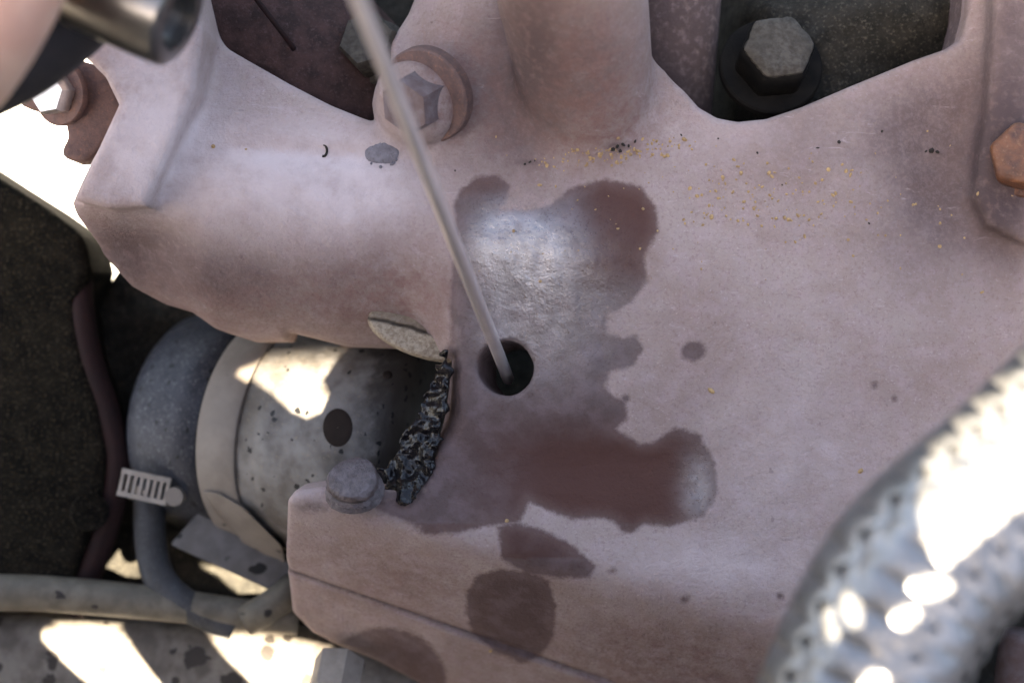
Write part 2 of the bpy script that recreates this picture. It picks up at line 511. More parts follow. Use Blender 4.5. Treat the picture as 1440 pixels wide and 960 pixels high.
h2 = hl * wl + hp * (1 - wl)
# lower flange face falls away from the rounded edge
cx = np.array([300, 415, 600, 850, 1060, 1300, 1700]); cy = np.array([672, 704, 754, 822, 886, 968, 1100])
dl = (PY - np.interp(PX, cx, cy)) * 0.96
kk = 7 + 8 * sstep(PX, 600, 1000)
h2 -= 1.22 * kk * np.logaddexp(0, dl / kk)
# joint between the two halves of the flange
jl = (PY - (825 + (PX - 386) * 0.366)) * 0.94
fade = (1 - sstep(PX, 860, 960)) * sstep(dl, 30, 60)
h2 -= fade * 7 * np.exp(-(jl / 5.0) ** 2)
h2 += fade * 9 * sstep(jl, 0, 12) * sstep(PX, 480, 640)
h2 += 5.0 * vnoise(X2, Y2, 90, 1) + 2.6 * vnoise(X2, Y2, 34, 2) + 1.3 * vnoise(X2, Y2, 14, 3)
hgx, hgy = np.gradient(h2, VX)
cf = 1 / np.sqrt(1 + hgx ** 2 + hgy ** 2)

FL = [(104, 282), (168, 148), (150, 110), (110, 70), (100, -90), (262, -90), (288, 45), (276, 130), (240, 212), (206, 290), (150, 293)]
fl2 = poly_sd(PTS(FL, 48), X2, Y2)
RB = [(1398, 40), (1390, 150), (1372, 275), (1392, 318), (1450, 345), (1600, 350), (1600, -120), (1402, -120)]
rb2 = poly_sd(PTS(RB, 22), X2, Y2)

f = np.empty((len(gx), len(gy), len(gz)), np.float32)
hole_c = np.array(W(710, 517, 0)); hole_ax = np.array(Vector((0.24, -0.14, -1)).normalized())
ra0, ra1 = np.array(W(842, 235, -125)), np.array(W(788, -120, 190))
rb0, rb1 = np.array(W(935, 290, -300)), np.array(W(938, -120, -160))
bo0, bo1 = np.array(W(590, 142, -80)), np.array(W(590, 142, 2))
for k, z in enumerate(gz):
    a = smax(o2, (z - h2) * cf, 14)
    a = np.maximum(a, (h2 - 110 - z) * cf)
    fl = smax(smax(fl2, z - (58 - 0.05 * (PY - 200) + 2 * vnoise(X2, Y2, 40, 5)), 14), -140 - z, 5)
    a = smin(a, fl, 16)
    r_ = smax(smax(rb2, z - 24, 16), -120 - z, 5)
    a = smin(a, r_, 20)
    a = smin(a, capsule(X2, Y2, z, ra0, ra1, 88, 106), 34)
    a = smin(a, capsule(X2, Y2, z, rb0, rb1, 62, 92), 10)
    a = smin(a, capsule(X2, Y2, z, bo0, bo1, 62), 16)
    q0, q1 = X2 - hole_c[0], Y2 - hole_c[1]
    t = q0 * hole_ax[0] + q1 * hole_ax[1] + z * hole_ax[2]
    rr = np.sqrt(np.maximum(0, q0 ** 2 + q1 ** 2 + z * z - t * t)) - 38 + 1.6 * vnoise(X2, Y2, 16, 9)
    f[:, :, k] = smax(a, -rr, 5)
V, F = surface_nets(f, (gx[0], gy[0], gz[0]), VX)

# where oil, rust and dirt lie on the casting, plus painted light and shade
vx_, vy_ = 720 + V[:, 0] / (1 - V[:, 2] / H), 480 - V[:, 1] / (1 - V[:, 2] / H)
WET = [(640, 300), (637, 288), (648, 268), (672, 248), (700, 246), (716, 262), (712, 283), (702, 294), (740, 297), (775, 288), (800, 266), (850, 252),
       (900, 262), (922, 290), (926, 325), (905, 362), (912, 392), (888, 425), (855, 442), (852, 468), (875, 476), (895, 470), (905, 490), (890, 515),
       (860, 522), (850, 545), (868, 560), (880, 562), (882, 590), (866, 602), (900, 624), (920, 620), (950, 600), (985, 612), (1005, 650), (1010, 695),
       (990, 725), (945, 740), (905, 737), (890, 750), (872, 740), (850, 728), (800, 730), (745, 706), (730, 735), (690, 738), (640, 750), (605, 747),
       (560, 728), (520, 712), (540, 690), (600, 690), (580, 640), (600, 570), (620, 500), (634, 480), (632, 440)]
st = poly_sd(WET, vx_, vy_)
st = np.minimum(st, poly_sd([(700, 740), (725, 733), (765, 745), (800, 762), (838, 795), (830, 813), (790, 812), (740, 806), (705, 785)], vx_, vy_))
st = np.minimum(st, poly_sd([(657, 830), (672, 808), (700, 800), (740, 802), (772, 815), (782, 850), (779, 895), (760, 922), (735, 933), (695, 915), (665, 890), (655, 860)], vx_, vy_))
for (x, y, a, b) in ((975, 494, 17, 14), (1230, 541, 5, 5), (868, 574, 13, 14), (963, 842, 6, 5), (885, 740, 14, 10), (1258, 560, 3, 3),
                     (610, 741, 24, 10), (860, 802, 6, 4), (880, 560, 5, 5), (1098, 838, 5, 5)):
    e = np.sqrt(((vx_ - x) / a) ** 2 + ((vy_ - y) / b) ** 2)
    st = np.minimum(st, (e - 1) * min(a, b))
stdark = st.copy()
soft = (np.sqrt(((vx_ - 540) / 92) ** 2 + ((vy_ - 960) / 82) ** 2) - 1) * 70
stain = np.minimum(st, soft + 3)
soak = sstep(vy_, 560, 640) * (1 - 0.75 * np.exp(-((vx_ - 985) / 28) ** 2 - ((vy_ - 680) / 60) ** 2)) * sstep(vx_, 600, 780)
soak = np.maximum(soak, sstep(vx_, 790, 850) * (1 - sstep(vy_, 370, 420)))
soak = np.maximum(soak, (1 - sstep(vy_, 262, 284)) * 0.8)
soak = np.clip(np.where(vy_ > 735, 0.25 + 0.5 * (vy_ < 785), soak), 0, 1)
wet = np.exp(-((vx_ - 715) / 75) ** 2 - ((vy_ - 348) / 48) ** 2) + 0.35 * np.exp(-((vx_ - 730) / 120) ** 2 - ((vy_ - 430) / 90) ** 2)
wet = np.clip(wet * 1.9 * sstep(vx_, 625, 715) + 0.6 * np.exp(-((vx_ - 985) / 25) ** 2 - ((vy_ - 690) / 50) ** 2), 0, 1)
dlv = ((480 - V[:, 1]) - np.interp(720 + V[:, 0], cx, cy)) * 0.96
G = lambda x, y, a, b, k=1.0: k * np.exp(-((vx_ - x) / a) ** 2 - ((vy_ - y) / b) ** 2)
rust = G(640, 130, 60, 70) + G(790, 110, 110, 110, 0.95) + G(860, 170, 80, 50, 0.7) + G(1400, 230, 40, 90, 1.0) + G(400, 430, 260, 50, 0.55) + G(560, 400, 90, 70, 0.6)
rust += 0.22 * sstep(dlv, 25, 70) + 0.0  # lower flange face darkened as painted shade
rust += G(150, 330, 80, 60, 0.5) + G(950, 930, 160, 60, 0.6) + G(130, 130, 45, 45, .8) + G(600, 810, 120, 50, 0.35) + 0.10
wx_, wy_ = 720 + V[:, 0], 480 - V[:, 1]
dirt = np.exp(-(np.abs((wy_ - (825 + (wx_ - 386) * 0.366)) * 0.94) / 3.0) ** 2) * (1 - sstep(wx_, 780, 900)) * (vy_ > 780) * 0.85
dirt += 0.65 * G(1430, 70, 48, 120)
dirt += G(1405, 240, 42, 95, 1.7) + 0.85 * (V[:, 2] < -70) * (vy_ < 175) * (vx_ > 870) + 0.95 * G(748, 80, 55, 110) + 0.75 * G(185, 350, 90, 45) + 0.3 * G(280, 395, 90, 30) + G(560, 150, 30, 40, 0.3)  # deep part, stub flank and under-flange terms are painted shade
dirt += G(870, 206, 16, 6, .9) + G(745, 228, 16, 4, .5) + G(752, 450, 8, 16, .6) + G(440, 712, 30, 9, .7) + G(560, 715, 60, 20, .5)
cam_up = np.clip(dirt, 0, 1)
man = thing('exhaust_manifold', W(720, 480, -110), 'rusty mauve cast iron exhaust manifold with dark oil stains round a drilled hole', 'exhaust manifold')
cast = np_mesh('casting', V, F, M['iron'], man, dict(stain=stain, soak=soak, wet=wet, rust=np.clip(rust, 0, 1), dirt=cam_up, patina=np.clip(G(1330, 220, 90, 150, .95) + G(1170, 205, 190, 60, .5) + G(815, 90, 115, 120, .95) + G(740, 90, 50, 120, .9) + G(1180, 150, 150, 40, .25) + G(640, 100, 80, 110, .5) + G(1425, 90, 58, 200, .95) + G(1420, 260, 70, 90, .6) + G(450, 378, 220, 42, .5) + G(690, 200, 55, 40, .3) + G(640, 250, 60, 60, .25) + G(1250, 330, 120, 70, .25) + G(140, 110, 60, 50, .6) + .14 * sstep(dlv, 30, 80) + G(190, 355, 95, 48, .95) + G(290, 400, 110, 36, .6) + G(650, 560, 60, 120, .3) + G(420, 440, 240, 40, .35), 0, 0.95), dust=np.clip(G(345, 240, 190, 75, 1.0) + G(215, 150, 85, 110, 1.0) + G(500, 270, 100, 70, .7) + G(1130, 640, 130, 110, .35) + G(990, 780, 130, 40, .3) + G(1010, 190, 90, 40, .3) + G(1050, 800, 150, 30, .35) * (dlv < 15) + G(430, 705, 90, 16, .4), 0, 1)))  # these blobs also paint in shaded sides and lit tops
del f
bvh = BVHTree.FromPolygons([tuple(v) for v in V], [tuple(q) for q in F])
def hit(px, py):
    d_ = (W(px, py, -400) - Vector((0, 0, H))).normalized()
    p, n, i, dist = bvh.ray_cast(Vector((0, 0, H)), d_)
    return (p, n) if p else (W(px, py, 0), Vector((0, 0, 1)))

# ------------------------------------------------------------------ bolts
def hex_head(name, center, axis, r, h, mat, parent, spin=0.2, flange=None, dome=2, label=None, topmat=None, soft=0.09):
    if soft < 0.15:
        bm = lathe([(r * 0.98, 0), (r, 2), (r, h - r * 0.16), (r * 0.90, h)], center, axis, 6, spin=spin)
        bevel(bm, r * soft, 3)
    else:                                   # corners rounded off by wear and rust
        bm = lathe([(r * 0.97, 0), (r, 3), (r, h - r * 0.20), (r * 0.95, h - r * 0.07), (r * 0.85, h), (r * 0.4, h + 1)], center, axis, 48, spin=spin)
        cq, aq = Vector(center), Vector(axis).normalized()
        xq, yq, zq = frame(aq)
        for v in bm.verts:
            dv = v.co - cq
            t_ = math.atan2(dv.dot(yq), dv.dot(xq)) - spin
            rad_ = dv - aq * dv.dot(aq)
            k_ = min(0.965, 0.866 / math.cos((t_ % (math.pi / 3)) - math.pi / 6)) + random.uniform(-.008, .008)
            v.co = cq + aq * dv.dot(aq) + rad_ * k_
    o = bm_obj(name, bm, mat, parent, True, 40)
    if label: o['label'] = label
    c, a = Vector(center), Vector(axis).normalized()
    if flange:
        fr, fh, fm = flange
        b2 = lathe([(fr * 0.97, -fh), (fr, -fh + 2), (fr, -3), (fr * 0.96, 0), (r * 0.9, 0.5)], c, a, 48)
        wv = bm_obj('washer', b2, fm, o, True, 40)
        wv.matrix_parent_inverse = Matrix.Identity(4)
    if topmat:
        b3 = lathe([(r * 0.93, -2), (r * 0.90, 2.5), (r * 0.6, 4.5), (r * 0.3, 5)], c + a * h, a, 48, spin=spin)
        cq = c + a * h; xq, yq, zq = frame(a)
        for v in b3.verts:
            dv = v.co - cq; t_ = math.atan2(dv.dot(yq), dv.dot(xq)) - spin
            v.co = cq + a * (dv.dot(a) + random.uniform(-.8, .8)) + (dv - a * dv.dot(a)) * (min(0.97, 0.866 / math.cos((t_ % (math.pi / 3)) - math.pi / 6)) + random.uniform(-.025, .025))
        tv = bm_obj('dust_cap', b3, topmat, o); tv.matrix_parent_inverse = Matrix.Identity(4)
    return o

ax = Vector((-0.50, -0.44, 0.80)).normalized()
hex_head('bolt', W(596, 136, 22), ax, 42, 52, M['bolt_mauve'], man, 0.25, (68, 22, M['washer_rust']), label='grey hex bolt on a rusty round washer behind the rod')
na = Vector((-0.05, 0.62, 0.78)).normalized(); nc = W(500, 690, 2)
nut = bm_obj('nut', bevel(lathe([(40, 0), (42, 4), (40, 8), (37, 10), (39, 14), (37, 17), (34, 19), (36, 23), (36, 30), (33, 35), (20, 37)], nc, na, 18, wob=0.04), 1.5), M['nut'], man, True, 50)
nut['label'] = 'low dull oily nut on the lower flange beside the oily drips'
hex_head('bolt', W(1440, 225, 24), Vector((-0.35, 0.1, 1)), 48, 44, M['bolt_rust'], man, 0.5, (52, 12, M['bolt_rust']), soft=0.16, label='orange rusted bolt at the right edge')
hex_head('bolt', W(478, 925, -270), Vector((-0.1, -0.75, 0.6)), 40, 60, M['plastic'], man, 0.2, label='pale bolt end under the lower flange')

# lug at the left with a bright bolt
LUG = [(150, 95), (172, 150), (166, 168), (150, 196), (138, 212), (122, 226), (104, 227), (88, 221), (86, 210), (95, 193), (90, 166), (62, 158), (30, 148), (5, 120), (30, 60)]
bm = bmesh.new()
top = [bm.verts.new(W(x, y, -60)) for x, y in LUG]
fc = bm.faces.new(top)
ex = bmesh.ops.extrude_face_region(bm, geom=[fc])
bmesh.ops.translate(bm, vec=(0, 0, -60), verts=[v for v in ex['geom'] if isinstance(v, bmesh.types.BMVert)])
bevel(bm, 9, 3)
bm_obj('lug', bm, M['washer_rust'], man, True, 60)
hex_head('bolt', W(82, 132, -56), Vector((-0.45, -0.1, 1)), 32, 26, M['shiny'], man, 0.4, (46, 12, M['washer_rust']), label='bright bolt in the lug at the left end')

# bare tan boss under the log, split by a casting line
bp = []
def lens(cx_, cy_, z, a, b, th, tilt, nrm, nseg=40, rings=8, cut=None):
    bm = bmesh.new()
    x, y, n = frame(nrm, (0, 1, 0))
    ca, sa = math.cos(tilt), math.sin(tilt)
    c = W(cx_, cy_, z)
    prev = None
    for i in range(rings + 1):
        ph = (math.pi / 2) * i / rings
        ring = []
        for k in range(nseg):
            t = 2 * math.pi * k / nseg
            u, v = math.cos(t) * a * math.cos(ph), math.sin(t) * b * math.cos(ph)
            p = c + Vector((u * ca - v * sa, u * sa + v * ca, 0))
            hh = th * math.sin(ph) ** 0.6
            p += Vector((0, 0, hh)) + Vector(nrm) * 0.001
            ring.append(bm.verts.new(p))
        if prev:
            for k in range(nseg): bm.faces.new((prev[k], prev[(k + 1) % nseg], ring[(k + 1) % nseg], ring[k]))
        prev = ring
    bm.faces.new(prev)
    return bm
gx2 = np.arange(-215, -70, 2.5); gy2 = np.arange(-60, 75, 2.5); gz2 = np.arange(-200, 0, 2.5)
A, B, C = np.meshgrid(gx2, gy2, gz2, indexing='ij')
c0 = W(597, 469, -76)
ca, sa = math.cos(-0.30), math.sin(-0.30)
u = (A - c0.x) * ca + (B - c0.y) * sa; v = -(A - c0.x) * sa + (B - c0.y) * ca; wz = C - c0.z
fb = (np.sqrt((u / 86) ** 2 + (v / 36) ** 2 + (wz / 46) ** 2) - 1) * 36
seam = v - 3 + 0.0007 * u * u + 1.6 * vnoise(u, u * 0, 9, 31)
fb = smax(fb, (wz - 16 + 0.55 * np.maximum(seam, 0) + 0.22 * np.minimum(seam, 0)) * 0.9 + 2.2 * vnoise(A, B, 11, 33), 5)
fb = smax(fb, 2.2 - np.sqrt(seam ** 2 + np.minimum(0, wz - 12) ** 2), 1.5)
fb = np.maximum(fb, A - (636 - 720) * 1.03)
bv, bf = surface_nets(fb, (gx2[0], gy2[0], gz2[0]), 2.5)
bu = (bv[:, 0] - c0.x) * ca + (bv[:, 1] - c0.y) * sa; bw = -(bv[:, 0] - c0.x) * sa + (bv[:, 1] - c0.y) * ca
bs = bw - 3 + 0.0007 * bu * bu + 1.6 * vnoise(bu, bu * 0, 9, 31)
np_mesh('boss', bv, bf, M['tan_boss'], man, dict(seam=np.exp(-(bs / 2.6) ** 2), upper=sstep(bs, -1, 3)))['label'] = 'bare tan boss with a dark casting seam'

# runner with shade in its colour seen behind the log, top left
bm = tube(spline([W(215, -90, -190), W(360, 30, -215), W(480, 150, -250), W(560, 240, -300)], 8), 150, 36)
bmesh.ops.subdivide_edges(bm, edges=bm.edges[:], cuts=1)
bm_obj('runner', bm, M['sooty'], man)['label'] = 'dark sooty runner behind the log'
rid = [W(352, -12, -35), W(378, 22, -42), W(398, 48, -52), W(414, 70, -66)]
bm_obj('casting_seam', tube(spline(rid, 6), 4, 8), M['belt'], man)

# ------------------------------------------------------------------ rod in the hole
rod = thing('steel_rod', W(712, 520, -70), 'thin bright steel rod leaning down into the drilled hole', 'rod')
p1 = W(502, -6, 700)
pm_ = W(703, 503, 0)
p0 = pm_ + (pm_ - p1) * (62 / 700)
p1 = p1 + (p1 - pm_) * 0.12
bm_obj('shaft', tube([p0.lerp(p1, i / 30) for i in range(31)], 8.8, 24), M['rod'], rod)

# ------------------------------------------------------------------ oil residue on the web
OP = [(634, 482), (636, 520), (626, 590), (612, 650), (598, 690), (572, 706), (530, 704), (492, 700), (500, 690), (540, 680), (535, 662), (552, 640), (572, 612), (588, 580), (606, 545), (620, 505)]
gxo = np.arange(-250, -70, 2.0); gyo = np.arange(-240, 12, 2.0); gzo = np.arange(-110, 40, 2.0)
A2, B2 = np.meshgrid(gxo, gyo, indexing='ij')
OPX, OPY = 720 + A2 / 1.015, 480 - B2 / 1.015
op2 = poly_sd([((x - 720) * 1.015, (480 - y) * 1.015) for x, y in OP], A2, B2)
op2 = op2 + 12 * vnoise(A2, B2, 14, 41) + 8 * vnoise(A2, B2, 6, 42)
oz = -6 - np.maximum(0, 634 - 0.25 * np.maximum(0, OPY - 560) - OPX) * 0.55 + 18 * sstep(OPY, 660, 695)
oz = oz + 16 * vnoise(A2, B2, 12, 43) + 7 * vnoise(A2, B2, 7, 44)
fo = np.stack([smax(op2 * 0.8, np.abs(z - oz) * 0.55 - 4.0, 4) for z in gzo], 2)
ov, of = surface_nets(fo, (gxo[0], gyo[0], gzo[0]), 2.0)
o = np_mesh('oil_residue', ov, of, M['oil'])
tag(o, 'ragged smear of wet black oil clinging beside the tan boss and the nut', 'oil residue', kind='stuff')

# ------------------------------------------------------------------ sandy grit
gb = bmesh.new()
def grain(px, py, r):
    p, n = hit(px, py)
    m = bmesh.ops.create_icosphere(gb, subdivisions=1, radius=r)
    sc = Vector((random.uniform(.6, 1.4), random.uniform(.6, 1.3), random.uniform(.5, .9)))
    rt = Matrix.Rotation(random.uniform(0, 6), 3, 'Z')
    for v in m['verts']:
        c = rt @ Vector((v.co.x * sc.x, v.co.y * sc.y, v.co.z * sc.z)) * random.uniform(.85, 1.15)
        v.co = p + c
for _ in range(330):
    t = random.random()
    x = random.gauss(1080, 110) if t < .55 else random.gauss(870, 60)
    y = (285 + (x - 1100) * 0.06 + random.gauss(0, 32)) if t < .55 else (212 + (900 - x) * 0.10 + random.gauss(0, 7))
    if t > .9: x, y = random.uniform(650, 1400), random.uniform(180, 420)
    if y < 178: continue
    grain(x, y, random.choice((1.2, 1.4, 1.8, 2.2, 3.0)))
for x, y, r in ((1000, 549, 5), (1210, 662, 4), (895, 212, 4), (962, 196, 4), (300, 206, 4), (346, 210, 2.5), (690, 914, 4), (713, 732, 3)): grain(x, y, r)
gk = gb
gb = bmesh.new()
for x, y, r in ((862, 210, 5), (868, 206, 6), (876, 203, 5), (884, 205, 4), (872, 212, 4), (893, 199, 3), (745, 228, 4), (752, 226, 3), (738, 231, 3), (958, 190, 3), (1010, 195, 4), (1065, 215, 3),
                (1180, 200, 4), (1310, 212, 6), (1318, 214, 5), (1302, 213, 4), (1222, 314, 3), (1150, 208, 3), (1240, 185, 3), (640, 240, 3), (1100, 260, 3)): grain(x, y, r * random.uniform(.45, .8))
tag(bm_obj('dark_flakes', gb, M['mark'], None, False), 'scattered dark flakes lying among the sandy grit', 'flakes', kind='stuff')
gb = gk
tag(bm_obj('grit', gb, M['grit'], None, False), 'loose sandy grit scattered over the upper part of the casting', 'grit', kind='stuff')

gp = bmesh.new()
p, n = hit(537, 217)
m = bmesh.ops.create_icosphere(gp, subdivisions=4, radius=1.0)
for v in m['verts']:
    a = math.atan2(v.co.y, v.co.x)
    k_ = 1 + 0.05 * math.sin(2 * a + 1) + 0.03 * math.sin(5 * a)
    v.co = p + Vector((v.co.x * 23 * k_, v.co.y * 19 * k_, v.co.z * 5 + random.uniform(-.5, .5)))
for dx, dy in ((-15, 13), (-2, 18), (17, 12), (20, 8), (14, 14)):
    q_, n = hit(537 + dx, 217 + dy)
    m = bmesh.ops.create_icosphere(gp, subdivisions=1, radius=random.uniform(1.8, 3.6))
    for v in m['verts']: v.co = q_ + v.co * random.uniform(.7, 1.2)
tag(bm_obj('grease_blob', gp, M['puddle']), 'small grey blob of grease beside the rod, on the log', 'grease blob')
p, n = hit(457, 212)
chip = [p + Vector((math.cos(a) * 5 - 2, math.sin(a) * 8, 1)) for a in [(-1.9 + i * 0.35) for i in range(11)]]
tag(bm_obj('wire_scrap', tube(chip, 1.8, 8), M['mark']), 'tiny curved black wire scrap lying on the log', 'scrap')

# ------------------------------------------------------------------ canister under the log
axd = Vector((0.905, -0.105, 0.41)).normalized()
cc = W(436, 614, -400)
can = thing('canister', cc - Vector((0, 0, 190)), 'grey blue metal canister with a pale band, speckled with oil', 'canister')
Rc = 187.0
prof = [(Rc * .70, -252), (Rc * .90, -246), (Rc * .97, -232), (Rc, -206), (Rc, -150), (Rc, -91)]
bm_obj('end_cap', lathe(prof, cc, axd, 72), M['can'], can)
bm_obj('body', lathe([(Rc, -18), (Rc, 40), (Rc, 120), (Rc, 232)], cc, axd, 72), M['can_dirty'], can)
bnd = lathe([(Rc - 3, -92), (Rc + 4, -91), (Rc + 6, -87), (Rc + 6, -23), (Rc + 4, -19), (Rc - 3, -18)], cc, axd, 96)
band = bm_obj('clamp_band', bnd, M['band'], can, True, 40)
# foot of the band
def on_can(px, py, lift=0.0):
    o_ = Vector((0, 0, H)); d_ = (W(px, py, -300) - o_).normalized()
    oc_ = o_ - cc
    dp = d_ - axd * d_.dot(axd); op = oc_ - axd * oc_.dot(axd)
    a_, b_, c_ = dp.dot(dp), 2 * dp.dot(op), op.dot(op) - (Rc + lift) ** 2
    return o_ + d_ * ((-b_ - math.sqrt(max(0, b_ * b_ - 4 * a_ * c_))) / (2 * a_))
ft = [(284, 690), (305, 692), (340, 712), (370, 742), (396, 768), (404, 802), (372, 792), (346, 777), (336, 755), (304, 724)]
bm = bmesh.new()
fc = bm.faces.new([bm.verts.new(on_can(x, y, 14)) for x, y in ft])
ex = bmesh.ops.extrude_face_region(bm, geom=[fc])
bmesh.ops.translate(bm, vec=(0, 0, -16), verts=[v for v in ex['geom'] if isinstance(v, bmesh.types.BMVert)])
bevel(bm, 5, 2)
fo_ = bm_obj('foot', bm, M['band'], can, True, 50)
# big oil drop on the body
def blot(px, py, a, b):
    bm = bmesh.new()
    rings = []
    for q, lf in ((1.0, 0.3), (0.85, 1.6), (0.5, 2.2), (0.02, 2.4)):
        rings.append([bm.verts.new(on_can(px + a * q * math.cos(t), py + b * q * math.sin(t), lf)) for t in [2 * math.pi * i / 32 for i in range(32)]])
    for r0, r1 in zip(rings, rings[1:]):
        for i in range(32): bm.faces.new((r0[i], r0[(i + 1) % 32], r1[(i + 1) % 32], r1[i]))
    return bm
M['drop'] = simple('dry_oil_drop', (0.012, 0.009, 0.008), (0.018, 0.013, 0.011), 20, 0.7, 0.0, 0.5, spec=0.05)
tag(bm_obj('oil_drop', blot(475, 601, 21, 27), M['drop']), 'large dark oval oil drop on the canister above the nut', 'oil drop', 'oil drops on the canister')
tag(bm_obj('oil_drop', blot(545, 527, 7, 6), M['drop']), 'small dark oil drop high on the canister under the tan boss', 'oil drop', 'oil drops on the canister')

# ------------------------------------------------------------------ hose with slotted clamp, pipes, bracket
hs = thing('rubber_hose', W(230, 830, -420), 'short dark rubber hose bending below the slotted clamp', 'hose')
bm_obj('tube', tube(spline([W(206, 640, -400), W(209, 700, -380), W(213, 770, -360), W(226, 815, -340), W(262, 850, -330), W(330, 880, -340)], 8), 26, 24), M['rubber'], hs)
hc = thing('hose_clamp', W(206, 685, -350), 'pale slotted clamp strap round the top of the rubber hose', 'hose clamp')
# strap plate with real slots
bm = bmesh.new()
def strip_box(bm, c, hx, hy, hz, ex_, ey_, ez_):
    vs = [bm.verts.new(c + ex_ * sx * hx + ey_ * sy * hy + ez_ * sz * hz) for sx in (-1, 1) for sy in (-1, 1) for sz in (-1, 1)]
    for q in ((0, 1, 3, 2), (4, 6, 7, 5), (0, 4, 5, 1), (2, 3, 7, 6), (0, 2, 6, 4), (1, 5, 7, 3)): bm.faces.new([vs[i] for i in q])
e1 = (W(240, 694, -300) - W(170, 679, -300)).normalized(); e3 = Vector((0, 0, 1)); e2 = e3.cross(e1)
c1 = W(203, 684, -300)
strip_box(bm, c1 + e2 * 18, 40, 4, 5, e1, e2, e3)
strip_box(bm, c1 - e2 * 18, 40, 4, 5, e1, e2, e3)
for i in range(8): strip_box(bm, c1 + e1 * (-37 + i * 10.6), 2.6, 15, 4, e1, e2, e3)
bm_obj('strap', bm, M['plastic'], hc, False)
bm_obj('band', lathe([(28, -15), (30, -14), (31, -10), (31, 10), (30, 14), (28, 15)], W(207, 688, -386), (0.05, -1, 0.33), 32), M['plastic'], hc, True, 40)
bm_obj('screw', bevel(lathe([(15, -14), (15, 14)], c1 + e1 * 52 - e2 * 4, e3, 12), 3), M['band'], hc, True, 40)

pp = thing('tan_pipe', W(200, 850, -380), 'tan metal pipe with dark spots running above the sunlit pipe', 'pipe')
bm_obj('tube', tube(spline([W(-420, 820, -330), W(-90, 832, -330), W(60, 834, -330), W(220, 848, -330), W(330, 862, -335), W(420, 872, -345)], 10), lambda t: 33 - 9 * t, 28), M['pipe'], pp)
bm_obj('fitting', tube([W(345, 872, -325), W(372, 858, -325), W(395, 842, -330), W(420, 820, -340)], 26, 20), M['pipe'], pp)
sp = thing('pale_pipe', W(220, 960, -480), 'large pale pipe along the lower left, patched with hard sunlight', 'pipe')
bm_obj('tube', tube(spline([W(-460, 985, -430), W(-160, 985, -430), W(60, 975, -430), W(280, 985, -430), W(420, 1000, -430), W(560, 1040, -440)], 10), 140, 64, flat=0.45), M['pale_pipe'], sp)

bk = thing('bracket', W(320, 780, -400), 'grey metal bar with round black spots under the canister', 'bracket')
bm = bmesh.new()
fc = bm.faces.new([bm.verts.new(W(x, y, -335)) for x, y in ((238, 766), (282, 716), (425, 800), (412, 845))])
ex = bmesh.ops.extrude_face_region(bm, geom=[fc])
bmesh.ops.translate(bm, vec=(0, 0, -50), verts=[v for v in ex['geom'] if isinstance(v, bmesh.types.BMVert)])
bevel(bm, 6, 2)
bm_obj('bar', bm, M['bracket'], bk, True, 50)

# ------------------------------------------------------------------ dark housing at the left with its red belt
ho = thing('dark_housing', W(30, 560, -460), 'greasy black housing along the left edge with a dark red belt', 'housing')
HP = [(-420, 60), (-40, 226), (0, 252), (60, 290), (116, 330), (126, 380), (108, 430), (118, 500), (140, 570), (150, 640), (140, 710), (110, 790), (90, 850), (-420, 850)]
bm = bmesh.new()
fc = bm.faces.new([bm.verts.new(W(x, y, -330)) for x, y in HP])
ex = bmesh.ops.extrude_face_region(bm, geom=[fc])
bmesh.ops.translate(bm, vec=(0, 0, -170), verts=[v for v in ex['geom'] if isinstance(v, bmesh.types.BMVert)])
bevel(bm, 22, 4)
bm_obj('cover', bm, M['housing'], ho, True, 60)
bl = spline([W(112, 380, -370), W(114, 430, -352), W(126, 500, -352), W(152, 580, -354), W(166, 650, -356), W(156, 720, -358), W(128, 800, -360), W(100, 860, -362)], 8)
bm_obj('belt', tube(bl, 21, 14), M['belt'], ho)
bm_obj('plug', bevel(lathe([(30, -8), (30, 8)], W(126, 720, -322), (0.5, 0.2, 1), 32), 5), M['housing'], ho, True, 40)

# ------------------------------------------------------------------ engine behind everything
eng = thing('engine_block', W(720, 480, -700), 'greasy black engine block behind the exhaust manifold', 'engine')
EP = [(196, -400), (1900, -400), (1900, 1300), (-350, 1300), (-350, 560), (120, 420), (196, 330)]
gx3 = np.arange(-1500, 1600, 18.0); gy3 = np.arange(-1200, 1200, 18.0)
A2, B2 = np.meshgrid(gx3, gy3, indexing='ij')
e2_ = poly_sd([((x - 720) * 1.2, (480 - y) * 1.2) for x, y in EP], A2, B2)
P3, Q3 = 720 + A2 / 1.2, 480 - B2 / 1.2
he = -470 + 40 * vnoise(A2, B2, 120, 21) + 26 * vnoise(A2, B2, 50, 22) + 14 * vnoise(A2, B2, 30, 23)
he += 300 * sstep(Q3, 320, 180) * sstep(P3, 985, 1045)            # cylinder head steps up at the top
he += 55 * np.exp(-((P3 - 1230) / 120) ** 2 - ((Q3 - 60) / 60) ** 2)
he -= 110 * sstep(Q3, 60, 10) * sstep(P3, 980, 1060) * sstep(P3, 1330, 1250)
gz3 = np.arange(-720, 0, 18.0)
fe = np.stack([np.maximum(smax(e2_, (z - he) * .75, 20), -690 - z) for z in gz3], 2)
ev, ef = surface_nets(fe, (gx3[0], gy3[0], gz3[0]), 18.0)
np_mesh('block', ev, ef, M['engine'], eng)
hex_head('head_bolt', W(1085, 92, -95), Vector((0.03, 0.30, 1)), 57, 58, M['black_steel'], eng, 0.22, (76, 16, M['black_steel']), topmat=M['dusty'], soft=0.2, label='large black bolt with a dusty pale top')
hex_head('head_bolt', W(528, 72, -120), Vector((-0.2, 0.2, 1)), 44, 50, M['dusty'], eng, 0.5, (50, 60, M['dusty']), label='dusty pale bolt behind the rod')

